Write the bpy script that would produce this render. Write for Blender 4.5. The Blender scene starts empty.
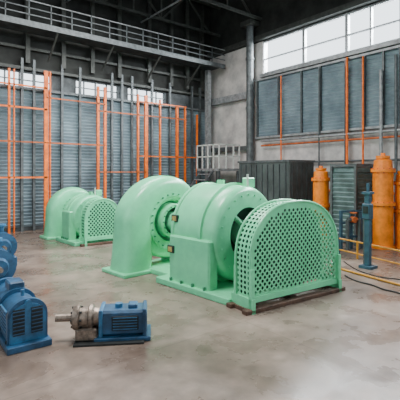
import bpy, math, random
from mathutils import Matrix, Vector
random.seed(4)
F=400.0; HY=172.0; E=2.2
A=math.atan2(400,500); CA,SA=math.cos(A),math.sin(A)
def c2w(X,Z,h=0.0): return Vector((CA*X+SA*Z,-SA*X+CA*Z,h))
def fl(px,py,h=0.0):
    Z=F*(E-h)/(py-HY); return c2w((px-200)*Z/F,Z,h)
def zp(px,Z,h=0.0): return c2w((px-200)*Z/F,Z,h)
def xb(px,Y):
    r=(px-200)/F; d=Vector((CA*r+SA,-SA*r+CA)); return d.x*Y/d.y
def yr(px,X):
    r=(px-200)/F; d=Vector((CA*r+SA,-SA*r+CA)); return d.y*X/d.x
def ang(cx,cz):
    v=c2w(cx,cz); return math.atan2(v.y,v.x)

# ---------------- materials
def mat(name,col,rough=0.5,metal=0.0,var=0.15,scale=6.0,bump=0.0,col2=None,spec=0.5,emis=None):
    m=bpy.data.materials.new(name); m.use_nodes=True
    nt=m.node_tree; b=nt.nodes['Principled BSDF']
    b.inputs['Roughness'].default_value=rough; b.inputs['Metallic'].default_value=metal
    b.inputs['Specular IOR Level'].default_value=spec
    tc=nt.nodes.new('ShaderNodeTexCoord'); n=nt.nodes.new('ShaderNodeTexNoise')
    n.inputs['Scale'].default_value=scale; n.inputs['Detail'].default_value=8; n.inputs['Roughness'].default_value=0.65
    nt.links.new(tc.outputs['Object'],n.inputs['Vector'])
    r=nt.nodes.new('ShaderNodeValToRGB')
    c2=col2 if col2 else tuple(c*(1-var*2) for c in col)
    c1=col if col2 else tuple(min(1,c*(1+var)) for c in col)
    r.color_ramp.elements[0].position=0.35; r.color_ramp.elements[0].color=(*c2,1)
    r.color_ramp.elements[1].position=0.65; r.color_ramp.elements[1].color=(*c1,1)
    nt.links.new(n.outputs['Fac'],r.inputs['Fac']); nt.links.new(r.outputs['Color'],b.inputs['Base Color'])
    if bump>0:
        bp=nt.nodes.new('ShaderNodeBump'); bp.inputs['Strength'].default_value=bump; bp.inputs['Distance'].default_value=0.02
        nt.links.new(n.outputs['Fac'],bp.inputs['Height']); nt.links.new(bp.outputs['Normal'],b.inputs['Normal'])
    return m
MINT=mat('mint_paint',(0.16,0.68,0.36),0.28,0,0.06,3)
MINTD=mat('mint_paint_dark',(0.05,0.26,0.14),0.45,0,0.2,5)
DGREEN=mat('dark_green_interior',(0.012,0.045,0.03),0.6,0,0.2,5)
DARK=mat('dark_iron',(0.02,0.024,0.024),0.6,0.3,0.2)
BROWN=mat('brown_base_steel',(0.10,0.055,0.035),0.7,0.1,0.3,8,0.2)
BLUE=mat('blue_paint',(0.018,0.08,0.17),0.42,0,0.25,5,0.1)
BLUEL=mat('light_blue_paint',(0.03,0.14,0.28),0.4,0,0.2,7)
BLUEG=mat('blue_grey_paint',(0.03,0.085,0.13),0.5,0,0.2,7)
GREY=mat('grey_steel',(0.10,0.115,0.12),0.5,0.3,0.2)
DSTEEL=mat('shaded_upper_steel',(0.05,0.055,0.05),0.6,0.2,0.2)  # grey steel darkened, the upper hall's shade put into its colour
LGREY=mat('pale_steel',(0.30,0.32,0.33),0.5,0.3,0.2)
DGREY=mat('dark_grey_panel',(0.055,0.065,0.07),0.6,0.1,0.3,3)
MGREY=mat('grey_green_panel',(0.065,0.08,0.08),0.5,0.1,0.2,2)
ORANGE=mat('orange_paint',(0.92,0.16,0.006),0.45,0,0.2,5)
TANKO=mat('orange_tank_paint',(0.95,0.23,0.005),0.35,0,0.15,5)
ORANGED=mat('orange_rust',(0.50,0.11,0.02),0.6,0,0.3,5)
YEL=mat('yellow_paint',(0.60,0.27,0.025),0.5,0,0.2,5)
SLAT=mat('slatted_sheet',(0.25,0.335,0.38),0.38,0.1,0.1,0.9,0,(0.12,0.165,0.195))
TEAL=mat('teal_grey_sheet',(0.14,0.21,0.21),0.5,0.1,0.2,3)
CONC=mat('concrete_wall',(0.60,0.58,0.55),0.85,0,0.1,1.3,0.15,(0.32,0.315,0.31))
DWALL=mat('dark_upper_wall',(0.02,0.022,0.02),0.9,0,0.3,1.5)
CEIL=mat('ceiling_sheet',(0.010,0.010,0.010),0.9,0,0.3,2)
METALB=mat('worn_shaft_metal',(0.28,0.23,0.19),0.45,0.7,0.3,12,0.2)
LABEL=mat('amber_label',(0.45,0.36,0.12),0.5,0,0.2,20)
WHITE=mat('off_white',(0.62,0.66,0.62),0.5,0,0.1)

FLOOR=bpy.data.materials.new('concrete_floor'); FLOOR.use_nodes=True
nt=FLOOR.node_tree; b=nt.nodes['Principled BSDF']
tc=nt.nodes.new('ShaderNodeTexCoord')
def noise(sc,det,ro,di=0.0):
    n=nt.nodes.new('ShaderNodeTexNoise'); n.inputs['Scale'].default_value=sc; n.inputs['Detail'].default_value=det; n.inputs['Roughness'].default_value=ro; n.inputs['Distortion'].default_value=di
    nt.links.new(tc.outputs['Object'],n.inputs['Vector']); return n
def ramp(src,p0,c0,p1,c1):
    r=nt.nodes.new('ShaderNodeValToRGB'); e=r.color_ramp.elements
    e[0].position=p0; e[0].color=(*c0,1); e[1].position=p1; e[1].color=(*c1,1); nt.links.new(src,r.inputs['Fac']); return r
def mul(a,c):
    mx=nt.nodes.new('ShaderNodeMix'); mx.data_type='RGBA'; mx.blend_type='MULTIPLY'; mx.inputs['Factor'].default_value=1
    nt.links.new(a,mx.inputs['A']); nt.links.new(c,mx.inputs['B']); return mx.outputs['Result']
n1=noise(0.40,10,0.62,0.3); n2=noise(6,9,0.62); n3=noise(1.3,9,0.6,0.2)
r1=ramp(n1.outputs['Fac'],0.34,(0.13,0.095,0.074),0.64,(0.36,0.285,0.235))
r2=ramp(n2.outputs['Fac'],0.3,(0.72,0.72,0.72),0.7,(1.06,1.06,1.06))
r3=ramp(n3.outputs['Fac'],0.36,(0.66,0.64,0.63),0.60,(1.0,1.0,1.0))
br=nt.nodes.new('ShaderNodeTexBrick'); br.offset=0.0; br.inputs['Scale'].default_value=1.0; br.inputs['Brick Width'].default_value=4.2; br.inputs['Row Height'].default_value=4.2; br.inputs['Mortar Size'].default_value=0.01; br.inputs['Mortar Smooth'].default_value=0.6
br.inputs['Color1'].default_value=(1,1,1,1); br.inputs['Color2'].default_value=(0.95,0.95,0.95,1); br.inputs['Mortar'].default_value=(0.7,0.68,0.66,1)
nt.links.new(tc.outputs['Object'],br.inputs['Vector'])
res=mul(mul(mul(r1.outputs['Color'],r2.outputs['Color']),r3.outputs['Color']),br.outputs['Color'])
nt.links.new(res,b.inputs['Base Color'])
rr=nt.nodes.new('ShaderNodeMapRange'); rr.inputs['From Min'].default_value=0.35; rr.inputs['From Max'].default_value=0.65; rr.inputs['To Min'].default_value=0.20; rr.inputs['To Max'].default_value=0.42
nt.links.new(n3.outputs['Fac'],rr.inputs['Value']); nt.links.new(rr.outputs['Result'],b.inputs['Roughness'])
b.inputs['Specular IOR Level'].default_value=0.45
bp=nt.nodes.new('ShaderNodeBump'); bp.inputs['Strength'].default_value=0.08; bp.inputs['Distance'].default_value=0.01
nt.links.new(n2.outputs['Fac'],bp.inputs['Height']); nt.links.new(bp.outputs['Normal'],b.inputs['Normal'])

# ---------------- mesh builder
class MB:
    def __init__(s): s.v=[];s.f=[];s.mi=[];s.mats=[];s.M=Matrix.Identity(4)
    def m(s,mt):
        if mt not in s.mats: s.mats.append(mt)
        return s.mats.index(mt)
    def add(s,vs,fs,mt):
        o=len(s.v); s.v+= [s.M@Vector(v) for v in vs]; i=s.m(mt)
        for f in fs: s.f.append([o+k for k in f]); s.mi.append(i)
    def box(s,c,d,mt,rz=0,ch=0.0):
        x,y,z=[k/2 for k in d]; R=Matrix.Rotation(rz,3,'Z'); c=Vector(c)
        if ch<=0:
            vs=[c+R@Vector(p) for p in [(-x,-y,-z),(x,-y,-z),(x,y,-z),(-x,y,-z),(-x,-y,z),(x,-y,z),(x,y,z),(-x,y,z)]]
            s.add(vs,[(0,3,2,1),(4,5,6,7),(0,1,5,4),(1,2,6,5),(2,3,7,6),(3,0,4,7)],mt)
        else:
            vs=[]
            for zz,k in ((-z,ch),(-z+ch,0),(z-ch,0),(z,ch)):
                X=x-k;Y=y-k
                for (a,bb) in [(-X+ch*(k==0),-Y),(X-ch*(k==0),-Y),(X,-Y+ch*(k==0)),(X,Y-ch*(k==0)),(X-ch*(k==0),Y),(-X+ch*(k==0),Y),(-X,Y-ch*(k==0)),(-X,-Y+ch*(k==0))]:
                    vs.append(c+R@Vector((a,bb,zz)))
            fs=[tuple(reversed(range(8))),tuple(range(24,32))]
            for l in range(3):
                for k in range(8): fs.append((l*8+k,l*8+(k+1)%8,(l+1)*8+(k+1)%8,(l+1)*8+k))
            s.add(vs,fs,mt)
    def bar(s,p,q,w,mt):
        s.cyl(p,q,w*0.707,mt,4,rot=math.pi/4)
    def cyl(s,p,q,r,mt,n=20,r2=None,rot=0,caps=True):
        p=Vector(p);q=Vector(q);d=(q-p).normalized(); r2=r if r2 is None else r2
        u=Vector((0,0,1)) if abs(d.z)<0.95 else Vector((1,0,0)); a=d.cross(u).normalized(); bb=d.cross(a)
        vs=[p+(a*math.cos(rot+2*math.pi*k/n)+bb*math.sin(rot+2*math.pi*k/n))*r for k in range(n)]
        vs+=[q+(a*math.cos(rot+2*math.pi*k/n)+bb*math.sin(rot+2*math.pi*k/n))*r2 for k in range(n)]
        fs=[(k,(k+1)%n,n+(k+1)%n,n+k) for k in range(n)]
        if caps: fs+=[tuple(reversed(range(n))),tuple(range(n,2*n))]
        s.add(vs,fs,mt)
    def lathe(s,prof,mt,n=48,c=(0,0,0)):
        vs=[];c=Vector(c)
        for (x,r) in prof:
            for k in range(n):
                t=2*math.pi*k/n; vs.append(c+Vector((x,r*math.cos(t),r*math.sin(t))))
        fs=[]
        for l in range(len(prof)-1):
            for k in range(n): fs.append((l*n+k,l*n+(k+1)%n,(l+1)*n+(k+1)%n,(l+1)*n+k))
        s.add(vs,fs,mt)
    def sweep(s,pts,secs,ups,mt,n=20,sq=0.75,caps=True):
        vs=[]
        for p,(a,bb),(ax,rad) in zip(pts,secs,ups):
            for k in range(n):
                t=2*math.pi*k/n; ct,st=math.cos(t),math.sin(t)
                vs.append(Vector(p)+ax*(a*math.copysign(abs(ct)**sq,ct))+rad*(bb*math.copysign(abs(st)**sq,st)))
        fs=[]
        for l in range(len(pts)-1):
            for k in range(n): fs.append((l*n+k,l*n+(k+1)%n,(l+1)*n+(k+1)%n,(l+1)*n+k))
        if caps:
            L=(len(pts)-1)*n; fs+=[tuple(reversed(range(n))),tuple(range(L,L+n))]
        s.add(vs,fs,mt)
    def obj(s,name,parent=None,smooth=True,angle=35):
        me=bpy.data.meshes.new(name); me.from_pydata([tuple(v) for v in s.v],[],s.f)
        for mt in s.mats: me.materials.append(mt)
        me.polygons.foreach_set('material_index',s.mi)
        import bmesh
        bm=bmesh.new(); bm.from_mesh(me); bmesh.ops.recalc_face_normals(bm,faces=bm.faces); bm.to_mesh(me); bm.free()
        if smooth:
            me.polygons.foreach_set('use_smooth',[True]*len(me.polygons)); me.set_sharp_from_angle(angle=math.radians(angle))
        me.update()
        o=bpy.data.objects.new(name,me); bpy.context.scene.collection.objects.link(o)
        if parent: o.parent=parent
        return o
def empty(name,loc=(0,0,0),rz=0):
    e=bpy.data.objects.new(name,None); e.location=loc; e.rotation_euler=(0,0,rz); bpy.context.scene.collection.objects.link(e); return e
def slats(mb,p,q,z0,z1,nrm,mt,per=0.12,dep=0.035):
    p=Vector(p);q=Vector(q);nrm=Vector(nrm); z=z0;vs=[];fs=[]
    prof=[]
    while z<z1-1e-4:
        prof+= [(z,0.0),(min(z+per*0.75,z1),dep)]; z+=per
    prof.append((z1,0))
    for (zz,d) in prof:
        vs+=[p+nrm*d+Vector((0,0,zz)),q+nrm*d+Vector((0,0,zz))]
    for i in range(len(prof)-1): fs.append((2*i,2*i+1,2*i+3,2*i+2))
    mb.add(vs,fs,mt)

YB=15.75; XR=13.27; HC=10.6; XL=-7.0; YF=-6.0
# ---------------- room shell
m=MB(); m.box(((XL+XR)/2,(YF+YB)/2,-0.1),(XR-XL+0.6,YB-YF+0.6,0.2),FLOOR); m.obj('floor',smooth=False)
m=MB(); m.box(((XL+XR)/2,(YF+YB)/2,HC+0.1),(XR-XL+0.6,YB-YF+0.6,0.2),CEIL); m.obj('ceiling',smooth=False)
m=MB(); T=0.3
m.box(((XL+XR)/2,YB+T/2,5.35/2),(XR-XL+0.6,T,5.35),DGREY)
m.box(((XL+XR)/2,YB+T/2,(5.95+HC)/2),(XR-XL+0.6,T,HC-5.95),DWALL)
xs=[xb(p,YB) for p in (52,76,120,127,166,212)]
for a,c in ((xs[0],xs[1]),(xs[2],xs[3]),(xs[4],XR)):
    m.box(((a+c)/2,YB+T/2,5.65),(c-a,T,0.6),DGREY)
m.obj('wall_back',smooth=False)
m=MB()
x=xb(-10,YB)
while x<xs[4]:
    m.box((x,YB+0.1,5.65),(0.05,0.06,0.6),GREY); x+=0.5
m.box(((XL+xs[4])/2,YB+0.1,5.65),(xs[4]-XL,0.05,0.04),GREY)
m.obj('window_1',smooth=False)
m=MB()
yw1=yr(263,XR)
m.box((XR+T/2,(YF+YB)/2,6.55/2),(T,YB-YF,6.55),CONC)
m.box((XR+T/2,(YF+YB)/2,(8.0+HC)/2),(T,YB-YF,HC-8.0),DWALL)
m.box((XR+T/2,(yw1+YB)/2,7.275),(T,YB-yw1,1.45),CONC)
m.obj('wall_right',smooth=False)
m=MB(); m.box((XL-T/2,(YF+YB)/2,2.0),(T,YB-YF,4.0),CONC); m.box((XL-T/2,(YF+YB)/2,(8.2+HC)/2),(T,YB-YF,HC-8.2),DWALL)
for y in (YF+1,0,5.5,11,YB-1): m.box((XL-T/2,y,6.1),(T,0.8,4.2),CONC)
m.obj('wall_left',smooth=False)
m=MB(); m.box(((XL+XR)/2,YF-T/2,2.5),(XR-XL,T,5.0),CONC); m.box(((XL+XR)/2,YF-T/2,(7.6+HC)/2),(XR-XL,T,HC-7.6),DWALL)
for x in (XL+.5,-2,3,8,XR-.5): m.box((x,YF-T/2,6.3),(0.8,T,2.6),CONC)
m.obj('wall_front',smooth=False)
m=MB()
ms=[263,303,346,370,400,440]
for p in ms:
    y=yr(p,XR); m.box((XR+0.1,y,7.27),(0.14,0.12 if p in(303,346) else 0.06,1.45),LGREY)
for z in (6.58,7.2,7.97): m.box((XR+0.1,(yw1+YF)/2,z),(0.1,yw1-YF,0.06 if z!=7.2 else 0.04),LGREY)
m.obj('window_2',smooth=False)
m=MB(); m.box((XR-0.12,(YF+yw1)/2,6.42),(0.22,yw1-YF,0.14),LGREY); m.box((XR-0.1,(YF+YB)/2,8.15),(0.2,YB-YF,0.2),DSTEEL); m.obj('trim_1',smooth=False)

m=MB()
slats(m,(XL,YB-0.02,0),(XR-0.05,YB-0.02,0),0.15,5.3,(0,-1,0),SLAT,0.13,0.05)
for p in (-20,22,34,62,80,112,122,132,152,170,192,200):
    x=xb(p,YB-0.15); m.box((x,YB-0.14,3.2),(0.09,0.1,6.4),GREY)
for p in (-12,28,64,93,120,150,172,188,203):
    x=xb(p,YB-0.2); m.box((x,YB-0.12,HC/2+3.1),(0.16,0.16,HC-6.3),DSTEEL)
for z in (5.3,6.05,6.8): m.box(((XL+XR)/2,YB-0.1,z),(XR-XL-0.3,0.12,0.1),GREY if z<6 else DSTEEL)
m.obj('slatted_wall_cladding',smooth=False)
m=MB()
slats(m,(XR-0.02,yr(257,XR),0),(XR-0.02,yr(420,XR),0),3.75,6.25,(-1,0,0),SLAT,0.13,0.05)
for p in (259,280,303,322,347,366,385,402):
    m.box((XR-0.1,yr(p,XR),5.0),(0.08,0.07,2.6),GREY)
for z in (3.72,6.28): m.box((XR-0.1,(yr(257,XR)+yr(420,XR))/2,z),(0.1,yr(257,XR)-yr(420,XR),0.08),LGREY)
m.obj('slatted_wall_cladding',smooth=False)
m=MB(); Y0=YB-0.36
for p,w,z1 in ((9,.07,5.9),(14,.04,5.9),(46,.15,6.0),(50,.05,6),(98,.10,5.7),(105,.10,5.7),(138,.08,5.6),(146,.15,5.6),(160,.07,5.5),(177,.12,5.3),(185,.07,5.3),(197,.06,5)):
    x=xb(p,Y0); m.box((x,Y0,z1/2),(w,0.09,z1),ORANGE)
for a,c,z,w in ((-20,47,5.35,.05),(-20,47,4.55,.06),(-20,105,3.3,.045),(-20,47,2.0,.06),(46,105,5.0,.045),(98,186,4.7,.045),(138,198,2.9,.05),(138,186,5.3,.05),(98,147,2.2,.045)):
    xa,xc=xb(a,Y0),xb(c,Y0); m.box(((xa+xc)/2,Y0-0.02,z),(xc-xa,0.05,w),ORANGE if w>.045 else ORANGED)
m.obj('orange_scaffold_frame',smooth=False)
m=MB(); ya,yc=YB-1.35,YB-0.3
m.box(((XL+XR)/2+0.1,(ya+yc)/2,7.35),(XR-XL-0.6,yc-ya,0.08),DGREY)
m.box(((XL+XR)/2+0.1,ya,7.3),(XR-XL-0.6,0.08,0.2),GREY)
for z in (7.62,7.85,8.1): m.box(((XL+XR)/2+0.1,ya,z),(XR-XL-0.6,0.035,0.035),GREY if z<8 else LGREY)
x=XL+0.5
while x<XR-0.3:
    m.box((x,ya,7.75),(0.035,0.035,0.75),GREY); x+=0.75
x=XL+1
while x<XR-0.6:
    m.bar((x,ya,7.25),(x,YB-0.25,6.4),0.06,DSTEEL); x+=2.2
m.obj('steel_walkway',smooth=False)
m=MB()
for y in (15.0,12.2,9.4,6.6,3.8,1.0):
    m.box(((XL+XR)/2,y,9.0),(XR-XL,0.1,0.12),DSTEEL); m.box(((XL+XR)/2,y,10.4),(XR-XL,0.12,0.14),DSTEEL)
    x=XL; k=0
    while x<XR-0.7:
        m.bar((x,y,9.0 if k%2==0 else 10.4),(x+1.4,y,10.4 if k%2==0 else 9.0),0.07,DSTEEL); m.bar((x,y,9.0),(x,y,10.4),0.05,DSTEEL); x+=1.4;k+=1
for x in (-4,-1,2,5,8,11): m.box((x,(YF+YB)/2,10.5),(0.08,YB-YF,0.12),DSTEEL)
for x in (5.8,9.2): m.box((x,(YF+YB)/2,8.95),(0.05,YB-YF,0.05),LGREY)
m.obj('roof_truss',smooth=False)
m=MB(); yc_=yr(250,XR-0.35)
m.cyl((XR-0.35,yc_,0),(XR-0.35,yc_,8.9),0.17,GREY,20); m.box((XR-0.35,yc_,8.8),(0.6,0.6,0.2),DSTEEL); m.box((XR-0.35,yc_,0.1),(0.6,0.5,0.2),GREY)
for z in (2.5,5.0,7.2): m.cyl((XR-0.35,yc_,z),(XR-0.35,yc_,z+0.1),0.2,GREY,20)
m.obj('steel_column')
m=MB(); x=xb(208,YB-0.6); m.box((x,YB-0.6,3.6),(0.22,0.22,7.2),LGREY)
m.box((x,YB-0.6,0.1),(0.5,0.4,0.2),GREY); m.obj('steel_column',smooth=False)
m=MB()
m.box((XR-0.15,(yc_+YB)/2+.1,5.7),(0.25,YB-yc_-.4,0.3),LGREY); m.box((XR-0.12,(yc_+YB)/2+.1,3.3),(0.2,YB-yc_-.4,0.2),GREY)
m.obj('steel_beam',smooth=False)
m=MB(); 
ox,oy=XR-0.95,YB-1.7; hy=0.78
m.box((ox,oy,2.3),(1.3,2*hy,0.12),LGREY)
for y in (-hy,-hy/2,0,hy/2,hy):
    m.box((ox-0.62,oy+y,2.9),(0.05,0.05,1.1),WHITE)
for x in (-0.2,0.25,0.62): m.box((ox+x,oy-hy,2.9),(0.05,0.05,1.1),WHITE)
for z in (2.9,3.43):
    m.box((ox-0.62,oy,z),(0.05,2*hy,0.05),WHITE); m.box((ox,oy-hy,z),(1.25,0.05,0.05),WHITE)
for x,y in ((-0.6,-1),(0.6,-1),(-0.6,1),(0.6,1)): m.box((ox+x,oy+y*(hy-.06),1.12),(0.12,0.12,2.25),GREY)
for k in range(9): m.box((ox-0.75-0.22*k,oy,2.1-k*0.25),(0.26,0.8,0.04),LGREY)
for s in (-.42,.42): m.bar((ox-0.62,oy+s,2.3),(ox-2.65,oy+s,0.05),0.07,GREY)
m.obj('access_stair',smooth=False)
m=MB(); c=zp(275,14.9); m.M=Matrix.Translation(c)
m.box((0,0,1.3),(1.4,2.45,2.6),MGREY,0,0.03)
for i in range(9): m.box((-0.72,-1.08+i*0.27,1.32),(0.03,0.03,2.3),DGREY)
for i in range(5): m.box((-0.55+i*0.27,-1.24,1.32),(0.03,0.03,2.3),DGREY)
for z in (0.1,2.58): m.box((0,0,z),(1.46,2.5,0.08),GREY)
m.obj('grey_metal_enclosure',smooth=False)
m=MB(); ya_,yb_=yr(440,XR-.3),yr(258,XR-.3)
m.cyl((XR-.2,ya_,3.55),(XR-.2,yb_-.1,3.55),0.05,LGREY); m.cyl((XR-.2,ya_,3.35),(XR-.2,yb_-.1,3.35),0.035,ORANGED)
for z,mt,r in ((0.5,ORANGED,.07),(0.95,GREY,.06),(1.5,ORANGE,.05),(2.2,LGREY,.05),(2.6,GREY,.04)):
    m.cyl((XR-.15,ya_,z),(XR-.15,yr(310,XR-.2),z),r,mt,14)
for p,mt,r,z0,z1 in ((281,ORANGE,.03,0,6.2),(347,ORANGE,.045,1.5,6.3),(363,ORANGE,.035,1.5,6.2),(381,LGREY,.06,0,5.6),(319,GREY,.03,0,6.2),(345,GREY,.03,2,6),(396,GREY,.05,0,6)):
    y=yr(p,XR-.22); m.cyl((XR-.22,y,z0),(XR-.22,y,z1),r,mt)
m.obj('wall_pipes')

# ---------------- perforated guard
def cellhole(cu,cv,hu,hv,r,n=8):
    vs=[];K=n
    for k in range(K):
        t=2*math.pi*k/K+math.pi/8; c_,s_=math.cos(t),math.sin(t)
        vs.append((cu+r*c_,cv+r*s_))
    for k in range(K):
        t=2*math.pi*k/K+math.pi/8; c_,s_=math.cos(t),math.sin(t)
        q=max(abs(c_)/hu,abs(s_)/hv)
        vs.append((cu+c_/q,cv+s_/q))
    corners=[(cu+hu,cv+hv),(cu-hu,cv+hv),(cu-hu,cv-hv),(cu+hu,cv-hv)]
    vs+=corners
    fs=[]
    for k in range(K):
        k2=(k+1)%K; a=vs[K+k];b_=vs[K+k2]
        ci=None
        if abs(a[0]-b_[0])>1e-6 and abs(a[1]-b_[1])>1e-6:
            for i,cc in enumerate(corners):
                if (abs(cc[0]-a[0])<1e-6 or abs(cc[1]-a[1])<1e-6) and (abs(cc[0]-b_[0])<1e-6 or abs(cc[1]-b_[1])<1e-6): ci=2*K+i
        fs.append((k,K+k,ci,K+k2,k2) if ci is not None else (k,K+k,K+k2,k2))
    return vs,fs
PE=2.3
def arch(w,h,straight,n=28):
    pts=[(-w/2,0.0)]
    for i in range(n+1):
        t=math.pi-math.pi*i/n; c_,s_=math.cos(t),max(0,math.sin(t))
        pts.append((w/2*math.copysign(abs(c_)**(2/PE),c_),straight+(h-straight)*s_**(2/PE)))
    pts.append((w/2,0.0)); return pts
def guard(parent,name,M,w=2.1,h=1.6,straight=0.62,depth=0.36,sp=0.112,r=0.031,z0=0.16):
    cu=bpy.data.curves.new('tmp','CURVE'); cu.dimensions='2D'; cu.fill_mode='BOTH'; cu.extrude=0.004
    def spl(pts):
        s=cu.splines.new('POLY'); s.points.add(len(pts)-1)
        for i,p in enumerate(pts): s.points[i].co=(p[0],p[1],0,1)
        s.use_cyclic_u=True
    spl(arch(w,h,straight))
    mgn=0.055+r
    def inside(x,y):
        if y<mgn+0.02: return False
        if y<straight: return abs(x)<w/2-mgn
        return (abs(x)/(w/2-mgn))**PE+((y-straight)/(h-straight-mgn))**PE<1
    row=0;y=mgn+0.05
    while y<h:
        x0=0 if row%2 else sp/2
        for k in range(-20,21):
            x=x0+k*sp
            if inside(x,y): spl([(x+r*math.cos(2*math.pi*i/12),y+r*math.sin(2*math.pi*i/12)) for i in range(12)])
        y+=sp/2*1.1;row+=1
    ob=bpy.data.objects.new('tmpc',cu); bpy.context.scene.collection.objects.link(ob)
    bpy.context.view_layer.update()
    dg=bpy.context.evaluated_depsgraph_get(); me=bpy.data.meshes.new_from_object(ob.evaluated_get(dg))
    bpy.data.objects.remove(ob)
    B=Matrix(((0,0,1,0),(1,0,0,0),(0,1,0,z0),(0,0,0,1)))
    for v in me.vertices: v.co=M@(B@v.co)
    me.materials.clear(); me.materials.append(MINT)
    me.name='perforated_plate'; po=bpy.data.objects.new(name+'_plate',me); bpy.context.scene.collection.objects.link(po); po.parent=parent
    g=MB(); g.M=M
    pts=arch(w,h,straight,64); L=[0]
    for a,b_ in zip(pts[:-1],pts[1:]): L.append(L[-1]+math.dist(a,b_))
    def at(u):
        u=max(0,min(L[-1],u))
        for i in range(len(L)-1):
            if u<=L[i+1]+1e-9:
                t=(u-L[i])/(L[i+1]-L[i]); return (pts[i][0]+(pts[i+1][0]-pts[i][0])*t,pts[i][1]+(pts[i+1][1]-pts[i][1])*t)
        return pts[-1]
    nu=int(L[-1]/(sp*0.8)); nv=max(2,int(depth/(sp*0.8))); hu=L[-1]/nu/2; hv=depth/nv/2
    for i in range(nu):
        for j in range(nv):
            vs,fs=cellhole(hu*(2*i+1),-hv*(2*j+1),hu,hv,r)
            v3=[]
            for (u,v) in vs:
                p=at(u); v3.append((v,p[0],p[1]+z0))
            g.add(v3,fs,MINT)
    pr=arch(w-0.03,h-0.015,straight,32)
    g.add([(-depth+0.01,a,b_+z0) for a,b_ in pr],[tuple(range(len(pr)))],DGREEN)  # dark backing sheet added so the guard holes look shaded
    ap=arch(w+0.02,h+0.01,straight,40)
    for xo in (0.0,-depth):
        for a,b_ in zip(ap[:-1],ap[1:]): g.cyl((xo,a[0],a[1]+z0),(xo,b_[0],b_[1]+z0),0.022,MINT,8)
    g.box((0.01,0,z0+0.035),(0.04,w,0.09),MINT)
    for yy in (-w/2,w/2):
        g.box((-depth/2,yy,z0/2+0.03),(depth+0.16,0.07,z0+0.06),MINT)
        g.box((0.03,yy,0.35),(0.06,0.07,0.66),MINT)
    for yy in (-w/2,w/2): g.box((-depth,yy,0.35),(0.05,0.06,0.66),MINT)
    g.obj(name+'_rim',parent)

def bolts(m,x,R,c,n,r,mt,l=0.03):
    for k in range(n):
        t=2*math.pi*k/n; p=Vector((x,c[0]+R*math.cos(t),c[1]+R*math.sin(t))); m.cyl(p,p+Vector((l,0,0)),r,mt,6)

def volute(parent,xc,S=1.0,wide=1.0):
    m=MB(); zc=1.02*S
    ax=Vector((1,0,0)); pts=[];secs=[];ups=[]
    N=48
    for i in range(N+1):
        t=math.radians(-150+335*i/N); g=i/N
        rr=(0.15+0.20*g)*S; Rc=(0.64+0.06*g)*S
        rad=Vector((0,math.cos(t),math.sin(t))); p=rad*Rc; p.y*=1+(wide-1)*(0.5-0.5*math.cos(t))
        pts.append(Vector((xc,0,zc))+p); secs.append(((0.27+0.08*g)*S,rr)); ups.append((ax,rad))
    p0=pts[-1]; n2=8
    for i in range(1,n2+1):
        w=i/n2
        pts.append(p0+Vector((0,-0.05*S*w*w*wide,-p0.z*w)))
        secs.append(((0.35+0.03*w)*S,(0.35+0.03*w)*S)); ups.append((ax,Vector((0,-1,0))))
    m.sweep(pts,secs,ups,MINT,28,0.62)
    pe=pts[-1]
    m.box((xc,pe.y,0.04),(0.86*S,0.86*S,0.08),MINT,0,0.015)
    m.box((xc,0.40*S,0.16*S),(0.5*S,0.6*S,0.32*S),MINT,0,0.02)
    m.box((xc,0.1,0.03),(0.8*S,1.5*S,0.06),MINT,0,0.01)
    c=(xc,0,zc)
    m.lathe([(-0.24*S,0.0),(-0.24*S,0.62*S),(0.33*S,0.63*S),(0.33*S,0.53*S),(0.27*S,0.52*S),(0.27*S,0.45*S)],MINT,56,c)
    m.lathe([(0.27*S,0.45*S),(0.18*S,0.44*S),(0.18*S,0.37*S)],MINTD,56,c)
    m.lathe([(0.18*S,0.38*S),(0.38*S,0.37*S),(0.40*S,0.35*S),(0.40*S,0.29*S)],MINT,56,c)
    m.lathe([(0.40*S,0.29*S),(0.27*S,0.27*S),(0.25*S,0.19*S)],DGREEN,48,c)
    m.lathe([(0.25*S,0.20*S),(0.46*S,0.18*S),(0.48*S,0.0)],MINT,40,c)
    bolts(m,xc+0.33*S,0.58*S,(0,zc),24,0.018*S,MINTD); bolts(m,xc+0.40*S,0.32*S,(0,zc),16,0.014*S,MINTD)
    return m.obj('volute_casing',parent)

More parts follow.
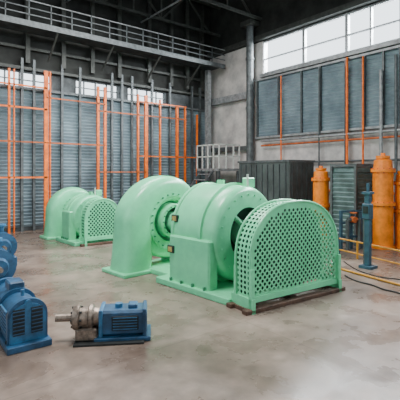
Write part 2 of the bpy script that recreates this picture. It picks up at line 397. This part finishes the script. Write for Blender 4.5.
def drum(parent,xf,L,R=0.9,zc=0.98,link=0.7):
    m=MB(); c=(0,0,zc)
    x0=xf-L
    m.lathe([(x0,0.0),(x0,R*0.80),(x0+0.05,R*0.9),(x0+0.08,R*0.97),(x0+0.08,R*1.03),(x0+0.14,R*1.03),(x0+0.15,R),(xf-0.40,R),(xf-0.39,R*1.035),(xf-0.32,R*1.035),(xf-0.31,R*0.985),(xf-0.10,R*0.97),(xf-0.03,R*0.93),(xf,R*0.87),(xf,R*0.54)],MINT,72,c)
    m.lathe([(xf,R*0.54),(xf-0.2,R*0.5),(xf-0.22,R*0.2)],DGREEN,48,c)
    m.lathe([(xf-0.22,R*0.27),(xf+0.12,R*0.26),(xf+0.15,R*0.22),(xf+0.15,0.0)],MINT,36,c)
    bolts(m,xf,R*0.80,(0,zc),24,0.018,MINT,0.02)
    for k in range(4):
        t=math.pi/4+k*math.pi/2
        m.cyl((xf-0.05,R*0.56*math.cos(t),zc+R*0.56*math.sin(t)),(xf+0.02,R*0.22*math.cos(t),zc+R*0.22*math.sin(t)),0.05,MINT,8)
    m.box((xf-L*0.5+0.1,0,0.06),(L+0.75,2*R+0.25,0.12),MINT,0,0.015)
    for s in (-1,1):
        m.box((xf-L*0.5,s*(R-0.06),0.53),(L-0.12,0.24,0.92),MINT,0,0.03)
        for k in range(4): m.cyl((xf-L+0.15+k*(L-0.3)/3,s*(R+0.09),0.1),(xf-L+0.15+k*(L-0.3)/3,s*(R+0.09),0.18),0.025,MINTD,6)
    m.box((xf+0.22,0,0.45),(0.3,0.55,0.75),MINT,0,0.03)
    m.cyl((xf+0.07,0,zc),(xf+0.42,0,zc),0.2,MINT,28)
    m.cyl((x0-link,0,zc),(x0+0.05,0,zc),0.20,MINT,28); m.cyl((x0-0.25,0,zc),(x0-0.15,0,zc),0.32,MINT,28)
    m.box((x0-0.3,0,0.4),(0.3,0.45,0.8),MINT,0,0.02)
    m.box((x0-link/2-0.1,0,0.05),(link+0.5,1.5*R,0.10),MINT,0,0.01)
    m.box((xf-0.2,0.25,zc+R+0.03),(0.16,0.22,0.2),MINT,0,0.02); m.cyl((xf-0.1,0.1,zc+R-0.05),(xf-0.1,0.1,zc+R+0.2),0.02,WHITE,8)
    m.box((x0+0.5,0,zc+R+0.03),(0.16,0.06,0.1),MINT)
    return m.obj('generator_drum',parent)

def inspection(parent,x,zs,R,zc):
    m=MB()
    for z in zs:
        yy=-math.sqrt(max(0.01,R*R-(z-zc)**2))-0.01
        if z<zc: yy=-R-0.07
        m.box((x,yy,z),(0.18,0.05,0.14),DGREEN,0,0.008); m.box((x,yy-0.028,z),(0.12,0.01,0.09),LABEL)
    m.obj('inspection_plates',parent)

def flywheel(parent,xc,zc,R,M=None):
    m=MB()
    if M: m.M=M
    m.lathe([(xc-0.1,R-0.12),(xc-0.1,R),(xc+0.1,R),(xc+0.1,R-0.12),(xc-0.1,R-0.12)],DGREEN,48,(0,0,zc))
    m.lathe([(xc-0.03,0),(xc-0.03,R-0.1),(xc+0.03,R-0.1),(xc+0.03,0)],DGREEN,48,(0,0,zc))
    m.lathe([(xc-0.15,0),(xc-0.15,0.16),(xc+0.13,0.16),(xc+0.13,0)],DARK,24,(0,0,zc))
    return m.obj('flywheel',parent)

def machine(loc,backdir,guardyaw,dface,L,dvol,S,gw,gh,R=0.9,SV=1.06,wide=1.0,sp=0.112,gr=0.031):
    bx,bz=backdir
    yaw=ang(-bx,-bz)
    P=empty('hydro_turbine_generator',loc,yaw)
    drum(P,-dface,L,R*S,(R+0.08)*S,dvol-dface-L-0.3)
    volute(P,-dvol,SV*S,wide)
    GM=Matrix.Rotation(guardyaw,4,'Z')
    guard(P,'wheel_guard',GM,gw,gh,0.60*S,sp=sp,r=gr)
    flywheel(P,-0.19,0.86*S,0.66*S,GM)
    m=MB(); m.cyl((-dface-0.1,0,0.98*S),(-0.15,0,0.9*S),0.09,DARK,20); m.obj('shaft',P)
    m=MB(); m.M=GM
    m.box((0.02,0,0.035),(0.12,gw+0.30,0.07),BROWN,0,0.01); m.box((-0.38,0,0.035),(0.12,gw+0.30,0.07),BROWN,0,0.01)
    for yy in (-gw/2,0,gw/2): m.box((-0.18,yy,0.03),(0.5,0.14,0.06),BROWN)
    m.obj('base_frame',P,False)
    return P
gl=Vector((.790,6.25)); gdir=Vector((.833,.553)); gc=gl+gdir*1.05
main=machine(c2w(gc.x,gc.y),(-.69,.724),math.radians(-10),1.08,1.22,3.66,1.0,2.1,1.53,0.94,1.06,1.18,0.1,0.0275)
inspection(main,-1.08-1.08,(1.30,0.72),0.94,1.02)
fc=zp(103,12.2)
far=machine(fc,(-.66,.75),math.radians(-5),0.62,0.70,2.15,0.81,1.12,1.20,0.88,1.04,1.05,0.11,0.031)

# ---------------- blue motor in the left foreground
def blue_motor(S=0.80):
    P=empty('blue_electric_motor',fl(28,347),ang(.60,-.80)); P.scale=(S,S,S)
    m=MB()
    w=0.30;st=0.5;n=16
    prof=[(-w,0.08)]+[(w*math.cos(math.pi-math.pi*i/n),st+0.26*math.sin(math.pi*i/n)) for i in range(n+1)]+[(w,0.08)]
    def extr(x0,x1,sc,mt):
        K=len(prof); vs=[(x0,a*sc,0.08+(b_-0.08)*sc) for a,b_ in prof]+[(x1,a*sc,0.08+(b_-0.08)*sc) for a,b_ in prof]
        fs=[(k,(k+1)%K,K+(k+1)%K,K+k) for k in range(K)]+[tuple(range(K)),tuple(reversed(range(K,2*K)))]
        m.add(vs,fs,mt)
    extr(-0.10,0.0,1.0,BLUE); extr(-1.5,-0.10,0.9,BLUE); extr(-0.75,-0.68,1.0,BLUE); extr(-1.6,-1.5,1.0,BLUE)
    extr(0.0,0.02,0.9,BLUEL)
    for yy in (-0.14,0.13):
        m.box((0.025,yy,0.42),(0.02,0.17,0.40),DARK)
        for k in range(7): m.box((0.04,yy,0.25+k*0.057),(0.02,0.17,0.014),BLUE)
    m.cyl((0,0,0.70),(0.04,0,0.70),0.05,BLUEL,12)
    for k in range(7): 
        for s in (-1,1): m.box((-0.40,s*0.275,0.22+k*0.055),(0.5,0.03,0.02),BLUEL); m.box((-1.12,s*0.275,0.22+k*0.055),(0.6,0.03,0.02),BLUEL)
    m.box((-0.8,0,0.05),(1.9,0.66,0.10),BLUE,0,0.01)
    m.box((-0.9,0.0,0.78),(0.35,0.25,0.16),BLUE,0,0.02); m.cyl((-0.35,0,0.72),(-0.35,0,0.82),0.03,BLUEL,10)
    for s in (-1,1):
        for x in (-0.02,-1.5): m.cyl((x-0.05,s*0.29,0.08),(x-0.05,s*0.29,0.15),0.025,DARK,6)
    m.obj('motor_body',P,angle=30)
blue_motor()
def blue_pump(loc,S):
    P=empty('blue_pump',loc,ang(.60,-.80)); m=MB()
    m.lathe([(-0.7*S,0),(-0.7*S,0.26*S),(-0.62*S,0.3*S),(-0.05*S,0.3*S),(0,0.34*S),(0.06*S,0.34*S),(0.08*S,0.2*S),(0.2*S,0.16*S),(0.2*S,0)],BLUE,32,(0,0,0.48*S))
    for k in range(5): m.lathe([(-0.55*S+k*0.1*S,0.30*S),(-0.55*S+k*0.1*S,0.335*S),(-0.53*S+k*0.1*S,0.335*S),(-0.53*S+k*0.1*S,0.30*S)],BLUEL,32,(0,0,0.48*S))
    m.box((-0.3*S,0,0.12*S),(1.1*S,0.6*S,0.24*S),BLUE,0,0.02); m.cyl((-0.3*S,0,0.7*S),(-0.3*S,0,0.95*S),0.1*S,BLUE,20); m.cyl((-0.3*S,0,0.95*S),(-0.3*S,0,1.0*S),0.15*S,BLUEL,20)
    m.cyl((0.2*S,0,0.48*S),(0.35*S,0,0.48*S),0.05*S,METALB,16)
    m.obj('pump_body',P)
blue_pump(fl(-3,292),0.95); blue_pump(fl(2,266),0.95)
def drive():
    a=fl(62,340); b_=fl(147,336); d=(b_-a).normalized()
    P=empty('coupled_blue_gear_motor',a,math.atan2(d.y,d.x)); m=MB()
    Lt=(b_-a).length
    zc=0.29
    m.lathe([(-0.08,0),(-0.08,0.05),(0.12,0.05),(0.12,0.09),(0.17,0.09),(0.17,0.0)],METALB,20,(0,0,zc))
    m.lathe([(0.15,0),(0.15,0.15),(0.19,0.17),(0.23,0.17),(0.24,0.13),(0.34,0.14),(0.36,0.165),(0.40,0.165),(0.42,0.12),(0.50,0.11),(0.50,0)],METALB,32,(0,0,zc))
    for k in range(8):
        t=2*math.pi*k/8; m.cyl((0.13,0.13*math.cos(t),zc+0.13*math.sin(t)),(0.27,0.13*math.cos(t),zc+0.13*math.sin(t)),0.015,DARK,6)
    m.box((0.33,0,0.10),(0.28,0.28,0.16),METALB,0,0.02)
    x0=0.48; w=Lt-x0
    m.box((x0+w/2,0.05,0.23),(w,0.34,0.32),BLUE,0,0.03)
    m.box((x0+w/2,0.05,0.03),(w+0.1,0.44,0.06),BLUE,0,0.01)
    m.box((x0+w*0.55,-0.125,0.23),(w*0.55,0.02,0.19),DARK,0,0.008)
    for k in range(5): m.box((x0+w*0.55,-0.14,0.16+k*0.036),(w*0.5,0.012,0.01),BLUEL)
    m.box((x0+0.03,0.05,0.23),(0.05,0.38,0.36),BLUEL,0,0.01); m.box((x0+w-0.03,0.05,0.23),(0.05,0.38,0.36),BLUE,0,0.01)
    m.cyl((x0+w*0.4,0.05,0.38),(x0+w*0.4,0.05,0.44),0.05,BLUEL,16); m.box((x0+w*0.7,0.05,0.41),(0.12,0.16,0.06),BLUE,0,0.01)
    m.box((Lt*0.57,0,0.012),(Lt*0.8,0.5,0.024),DARK)
    m.obj('gear_motor_body',P)
drive()

# ---------------- orange tanks, cabinet, blue stand
def tank(px,Z,r,h,side=True,name='orange_pressure_vessel'):
    c=zp(px,Z); m=MB(); m.M=Matrix.Translation(c)
    prof=[(0,r*1.05),(0.08,r*1.05),(0.08,r*0.9),(h*0.45,r*0.9),(h*0.45,r*1.08),(h*0.48,r*1.08),(h*0.48,r*0.9),(h*0.80,r*0.9),(h*0.80,r*1.08),(h*0.83,r*1.08),(h*0.83,r*0.85),(h*0.92,r*0.78),(h*0.94,r*0.5),(h*0.94,r*0.62),(h*0.97,r*0.62),(h*0.97,r*0.2),(h,r*0.2),(h,0)]
    n=32;vs=[];fs=[]
    for z,q in prof:
        for k in range(n): vs.append((q*math.cos(2*math.pi*k/n),q*math.sin(2*math.pi*k/n),z))
    for l in range(len(prof)-1):
        for k in range(n): fs.append((l*n+k,l*n+(k+1)%n,(l+1)*n+(k+1)%n,(l+1)*n+k))
    m.add(vs,fs,TANKO)
    for k in range(12):
        t=2*math.pi*k/12
        for z in (h*0.45,h*0.80): m.cyl((r*1.0*math.cos(t),r*1.0*math.sin(t),z-0.03),(r*1.0*math.cos(t),r*1.0*math.sin(t),z+h*0.03+0.03),0.018,ORANGED,6)
    if side: m.cyl((0,0,h*0.6),(0.45,0.1,h*0.6),0.06,TANKO,14); m.cyl((0.45,0.1,h*0.6),(0.45,0.1,0),0.06,TANKO,14)
    m.obj(name)
tank(321,13.0,0.28,2.4,False); tank(383,11.6,0.31,2.75); tank(402,11.6,0.2,2.3,False)
m=MB(); c=zp(349,12.5); m.M=Matrix.Translation(c)
m.box((0.1,-0.05,1.2),(0.9,0.8,2.3),TEAL,0,0.02)
slats(m,(-0.37,0.35,0),(-0.37,-0.45,0),0.2,2.2,(-1,0,0),TEAL,0.14,0.05)
slats(m,(-0.3,-0.46,0),(0.5,-0.46,0),0.2,2.2,(0,-1,0),TEAL,0.14,0.05)
for y in (-0.45,0.35): m.box((-0.4,y,1.2),(0.07,0.07,2.4),GREY)
m.box((0.52,-0.45,1.2),(0.07,0.07,2.4),GREY)
m.box((0.1,-0.05,2.4),(1.05,0.9,0.08),GREY); m.obj('louvred_cabinet',smooth=False)
m=MB(); c=zp(351,11.45); m.M=Matrix.Translation(c)@Matrix.Rotation(ang(.95,.3),4,'Z')
for x in (-0.34,0.0,0.34): m.box((x,0,0.55),(0.07,0.07,1.1),BLUEG)
for z in (0.35,0.75,1.08): m.box((0,0,z),(0.74,0.06,0.06),BLUEG)
m.cyl((-0.2,-0.1,0),(-0.2,-0.1,0.85),0.05,GREY,14); m.cyl((-0.2,-0.1,0.85),(0.2,-0.1,0.85),0.05,GREY,14); m.cyl((0.2,-0.1,0.85),(0.2,-0.1,0),0.05,GREY,14)
m.cyl((0,-0.18,0.85),(0,-0.04,0.85),0.09,ORANGED,16); m.cyl((0,-0.11,0.85),(0,-0.11,1.05),0.02,GREY,8); m.cyl((0,-0.11,1.03),(0,-0.11,1.06),0.1,ORANGED,16)
m.obj('valve_rack')
m=MB(); c=fl(368,268); m.M=Matrix.Translation(c)
m.box((0,0,0.85),(0.12,0.12,1.7),BLUEG,0,0.01); m.box((0,0,0.03),(0.3,0.3,0.06),BLUEG); m.box((0,0,1.72),(0.2,0.2,0.05),BLUEG)
m.box((-0.02,0.0,1.3),(0.17,0.2,0.36),BLUEG,0,0.02); m.cyl((0,0,1.7),(0,0,1.95),0.035,BLUEG,12)
m.box((-0.11,0,1.34),(0.02,0.12,0.16),DARK); m.cyl((0.05,0.12,0),(0.05,0.12,1.2),0.025,GREY,10)
m.obj('blue_control_post',smooth=False)
m=MB()
a=fl(339,254); b_=fl(410,272)
for z in (0.12,0.42): m.cyl(a+Vector((0,0,z)),b_+Vector((0,0,z)),0.02,YEL,10)
for t in (0,0.30,1.0):
    p=a.lerp(b_,t); m.cyl(p,p+Vector((0,0,0.45)),0.025,YEL if t else BLUEG,10)
m.obj('yellow_guard_rail')
m=MB(); a=fl(330,267); b_=fl(425,293)
m.cyl(a+Vector((0,0,0.025)),b_+Vector((0,0,0.025)),0.025,YEL,12); m.obj('orange_floor_pipe')
def cable(name,pts,r=0.02):
    cu=bpy.data.curves.new(name,'CURVE'); cu.dimensions='3D'; cu.bevel_depth=r; cu.bevel_resolution=2
    s=cu.splines.new('NURBS'); s.points.add(len(pts)-1)
    for i,(px,py) in enumerate(pts):
        p=fl(px,py); s.points[i].co=(p.x,p.y,r,1)
    s.use_endpoint_u=True; s.order_u=4; cu.materials.append(DARK)
    o=bpy.data.objects.new(name,cu); bpy.context.scene.collection.objects.link(o)
cable('floor_cable',[(345,276),(356,283),(372,284),(384,292),(398,292),(412,300)],0.015)
cable('floor_cable',[(344,262),(352,268),(360,272),(376,277),(390,279),(404,280),(415,286)],0.012)

# ---------------- lights
def area(name,loc,size,sy,power,rot,col=(1,1,1)):
    l=bpy.data.lights.new(name,'AREA'); l.shape='RECTANGLE'; l.size=size; l.size_y=sy; l.energy=power; l.color=col
    o=bpy.data.objects.new(name,l); o.location=loc; o.rotation_euler=rot; bpy.context.scene.collection.objects.link(o)
area('added_fill_light',(2.6,6.2,8.8),2.5,2.5,950,(0,0,0),(1,0.98,0.95))  # unseen fill lamp added to brighten the machines, no fixture here
area('added_fill_light.001',(6.0,10.5,8.6),5,3,900,(0,0,0),(1,0.99,0.98))  # second added fill lamp, lifts the light towards the back wall
area('window_daylight',(XR+1.6,5.5,8.6),2.4,16,12000,(0,math.radians(60),0),(0.92,0.97,1.0))
w=bpy.data.worlds.new('overcast_sky'); bpy.context.scene.world=w; w.use_nodes=True
bg=w.node_tree.nodes['Background']; bg.inputs['Color'].default_value=(0.84,0.93,1.0,1); bg.inputs['Strength'].default_value=3.3
cd=bpy.data.cameras.new('camera'); cam=bpy.data.objects.new('camera',cd); bpy.context.scene.collection.objects.link(cam)
cam.location=(0,0,E); cam.rotation_euler=(math.pi/2,0,-A)
cd.sensor_width=36; cd.lens=36*F/400; cd.shift_y=-(200-HY)/400; cd.clip_end=200
bpy.context.scene.camera=cam
